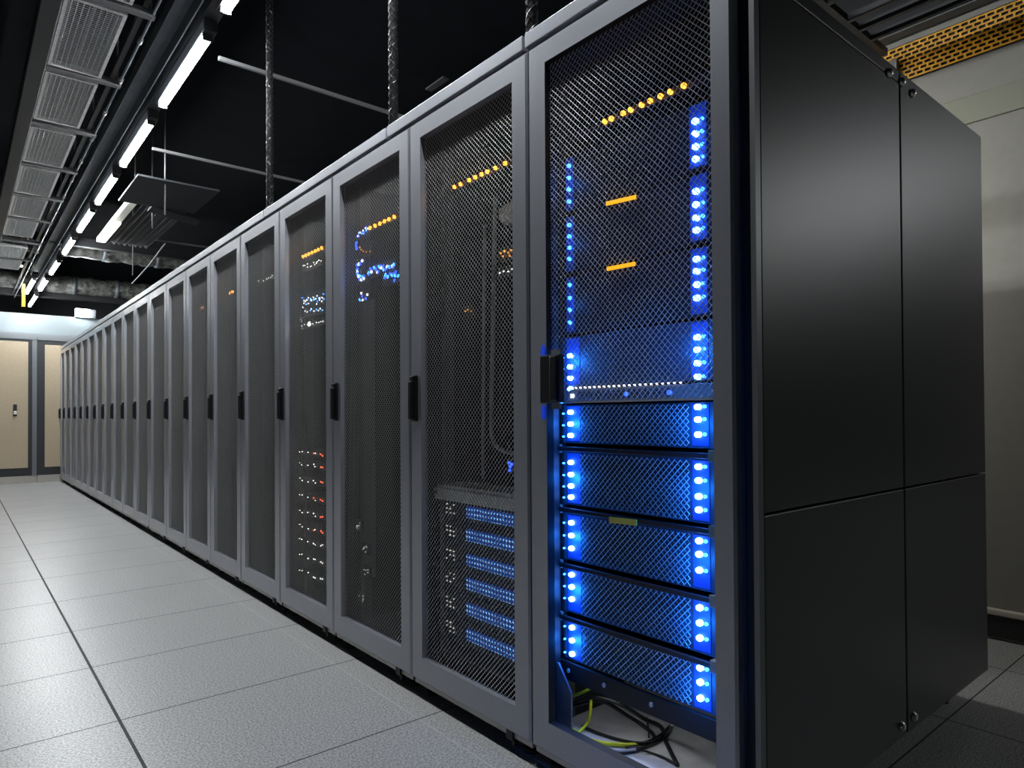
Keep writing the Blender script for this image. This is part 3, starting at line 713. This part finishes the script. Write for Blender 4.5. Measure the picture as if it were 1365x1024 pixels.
# foil ducts
def foil(y, z, r, x0, x1, text):
    pts = []; rad = []; n = 60; q = random.Random(int(y*10))
    for i in range(n):
        t = i/(n-1); pts.append((x0+(x1-x0)*t, y+q.uniform(-.012, .012), z+q.uniform(-.012, .012))); rad.append(r*(1+q.uniform(-.07, .07)))
    S = empty('hanging_foil_duct', ((x0+x1)/2, y, z-r), text, 'duct', 'foil wrapped ducts under the ceiling')
    MB().tube(pts, rad, n=18).build('wrap', M['foil'], S)
    for xx in (x0+1.35, x0+2.0):
        MB().tube([(xx, y, z), (xx+.07, y, z)], r*1.09, n=18).build('clamp_band', M['trunk'], S)
foil(10.87, 3.3, .128, .2, 3.4, 'nearer foil wrapped duct crossing behind the pale batten')
foil(14.1, 3.32, .15, .2, 3.4, 'farther foil wrapped duct above the last racks')
tag(B(-.6, 3.3, 14.55, 14.7, 3.13, 3.23).build('hanging_cross_beam', M['darkrail']), 'dark crossbeam beyond the bulkhead, below the farther foil duct', 'beam')
tag(B(-.6, 3.3, 9.55, 9.65, 3.05, 3.15).build('hanging_cross_beam', M['darkrail']), 'dark crossbeam passing over the nearer foil duct', 'beam')
S = empty('hanging_batten_light', (.55, 10.6, 3.15), 'short white batten at the left edge beyond the mesh baskets', 'ceiling light', 'other ceiling lights')
B(.40, .72, 11.62, 11.68, 3.12, 3.16).build('housing', M['black'], S); B(.41, .71, 11.625, 11.675, 3.10, 3.12).build('diffuser', M['lampwarm'], S)
S.location = (.55, 11.65, 3.09)
for ch in S.children: ch.location = Vector((.55, 10.6, 3.15)) - Vector((.55, 11.65, 3.09))
tag(B(.735, .775, 12.2, 12.24, 2.62, 2.95).build('hanger_post', M['yellow']), 'short brass coloured post hanging near the far left', 'post')
# hanger rods
for i, (px, py, z) in enumerate(((180, 272, 2.9), (203, 283, 2.9), (220, 262, 2.8), (177, 350, 2.8))):
    p = at(px, py, 2, z)
    tag(MB().tube([(p.x, p.y, 3.75), (p.x, p.y, z-(.15 if i else 0))], .006, n=6).build('hanger_rod', M['strut']),
        ['hanger rod at the near corner of the pale batten', 'hanger rod beside the corrugated sheet', 'hanger rod with a loose wire right of the corrugated sheet', 'hanger rod in front of the farther foil duct'][i], 'rod', 'hanger rods')
p = at(220, 325, 2, 2.75); q = at(176, 378, 2, 2.6)
cable([(p.x, p.y, p.z), ((p.x+q.x)/2, (p.y+q.y)/2, (p.z+q.z)/2-.02), (q.x, q.y, q.z)], .006, 'strut', 'loose grey wire slanting down from a hanger rod', 'wire', name='hanging_wire')
# unlit batten in the dark
p, q = at(570, 121, 2, 3.2), at(590, 103, 2, 3.2)
tag(B(p.x-.02, p.x+.03, q.y, p.y, 3.2, 3.212).build('hanging_unlit_batten', M['darkrail'], bevel=.004), 'unlit batten on the black ceiling above the second rack', 'ceiling light')

# cable sleeves dropping to the rack tops
for i, (x, y) in enumerate(((1.30, 1.492), (1.30, 2.318), (1.30, 3.668))):
    S = empty('cable_sleeve', (x, y, 2.07), ['black braided cable sleeve hanging by the nearest rack door top, cut by the top edge', 'black braided cable sleeve hanging above the second rack', 'black braided cable sleeve hanging above the fourth rack, the farthest'][i], 'cable sleeve', 'cable sleeves hanging to the rack tops')
    r = .017
    MB().tube([(x, y, 2.066), (x, y, 2.10), (x, y, 3.75)], [r*.7, r, r], n=10).build('sleeve', M['sleeve'], S)
    br = MB()
    for ph in (0, math.pi/2, math.pi, 1.5*math.pi):
        for sg in (1, -1):
            br.tube([(x+1.06*r*math.cos(ph+sg*t*.55), y+1.06*r*math.sin(ph+sg*t*.55), 2.09+t*.0105) for t in range(0, 156)], .0016, n=3, cap=False, smooth=False)
    br.build('braid', M['sleevewire'], S)
    MB().tube([(x-.004, y, 2.066), (x-.004, y, 2.095)], .008, n=8).build('end_clip', M['galv'], S)

# ------------------------------------------------------------------ right side overhead
S = empty('perforated_panel', (3.48, 1.1, 2.60), 'yellow perforated panel standing on top of the grey right wall', 'panel')
mb = MB(); y0, y1, z0, z1, nx, L = .5, 1.7, 2.602, 2.765, 8, .034
dz = (z1-z0)/nx
for i in range(nx+1):
    z = z0+dz*i; mb.box(3.478, 3.482, y0, y1, z-.0036, z+.0036)
for i in range(nx):
    y = y0+(.5*L if i % 2 else 0)
    while y < y1:
        mb.box(3.478, 3.482, y-.0042, y+.0042, z0+dz*i+.0036, z0+dz*(i+1)-.0036); y += L
mb.build('perforated_sheet', M['yellow'], S)
B(3.47, 3.50, .5, 1.7, 2.769, 2.815).build('top_rail', M['wallgrey'], S, bevel=.003)
B(3.44, 3.475, 1.285, 1.325, 2.63, 2.70).build('bracket', M['wallgrey'], S)
B(3.49, 3.556, .5, 1.7, 2.602, 2.765).build('backing', M['black'], S)
tag(B(3.40, 3.46, .4, 2.2, 2.80, 2.845).build('hanging_channel', M['trunk']), 'dark grey channel just above the yellow perforated panel', 'channel')
lx = ['nearest the wall', 'second from the wall', 'third from the wall', 'fourth from the wall']
for i, x in enumerate((3.19, 3.07, 2.96, 2.77)):
    tag(B(x-.010, x+.010, -.5, 1.298, 2.70, 2.73).build('hanging_channel', M['darkrail']), 'dark strut channel under the ceiling at the right, ' + lx[i], 'strut', 'strut channels overhead at the right')
tag(MB().box(2.55, 3.38, 1.30, 1.335, 2.705, 2.735).build('hanging_cross_channel', M['darkrail']), 'dark cross channel carrying the dark strut channels at the right', 'strut')
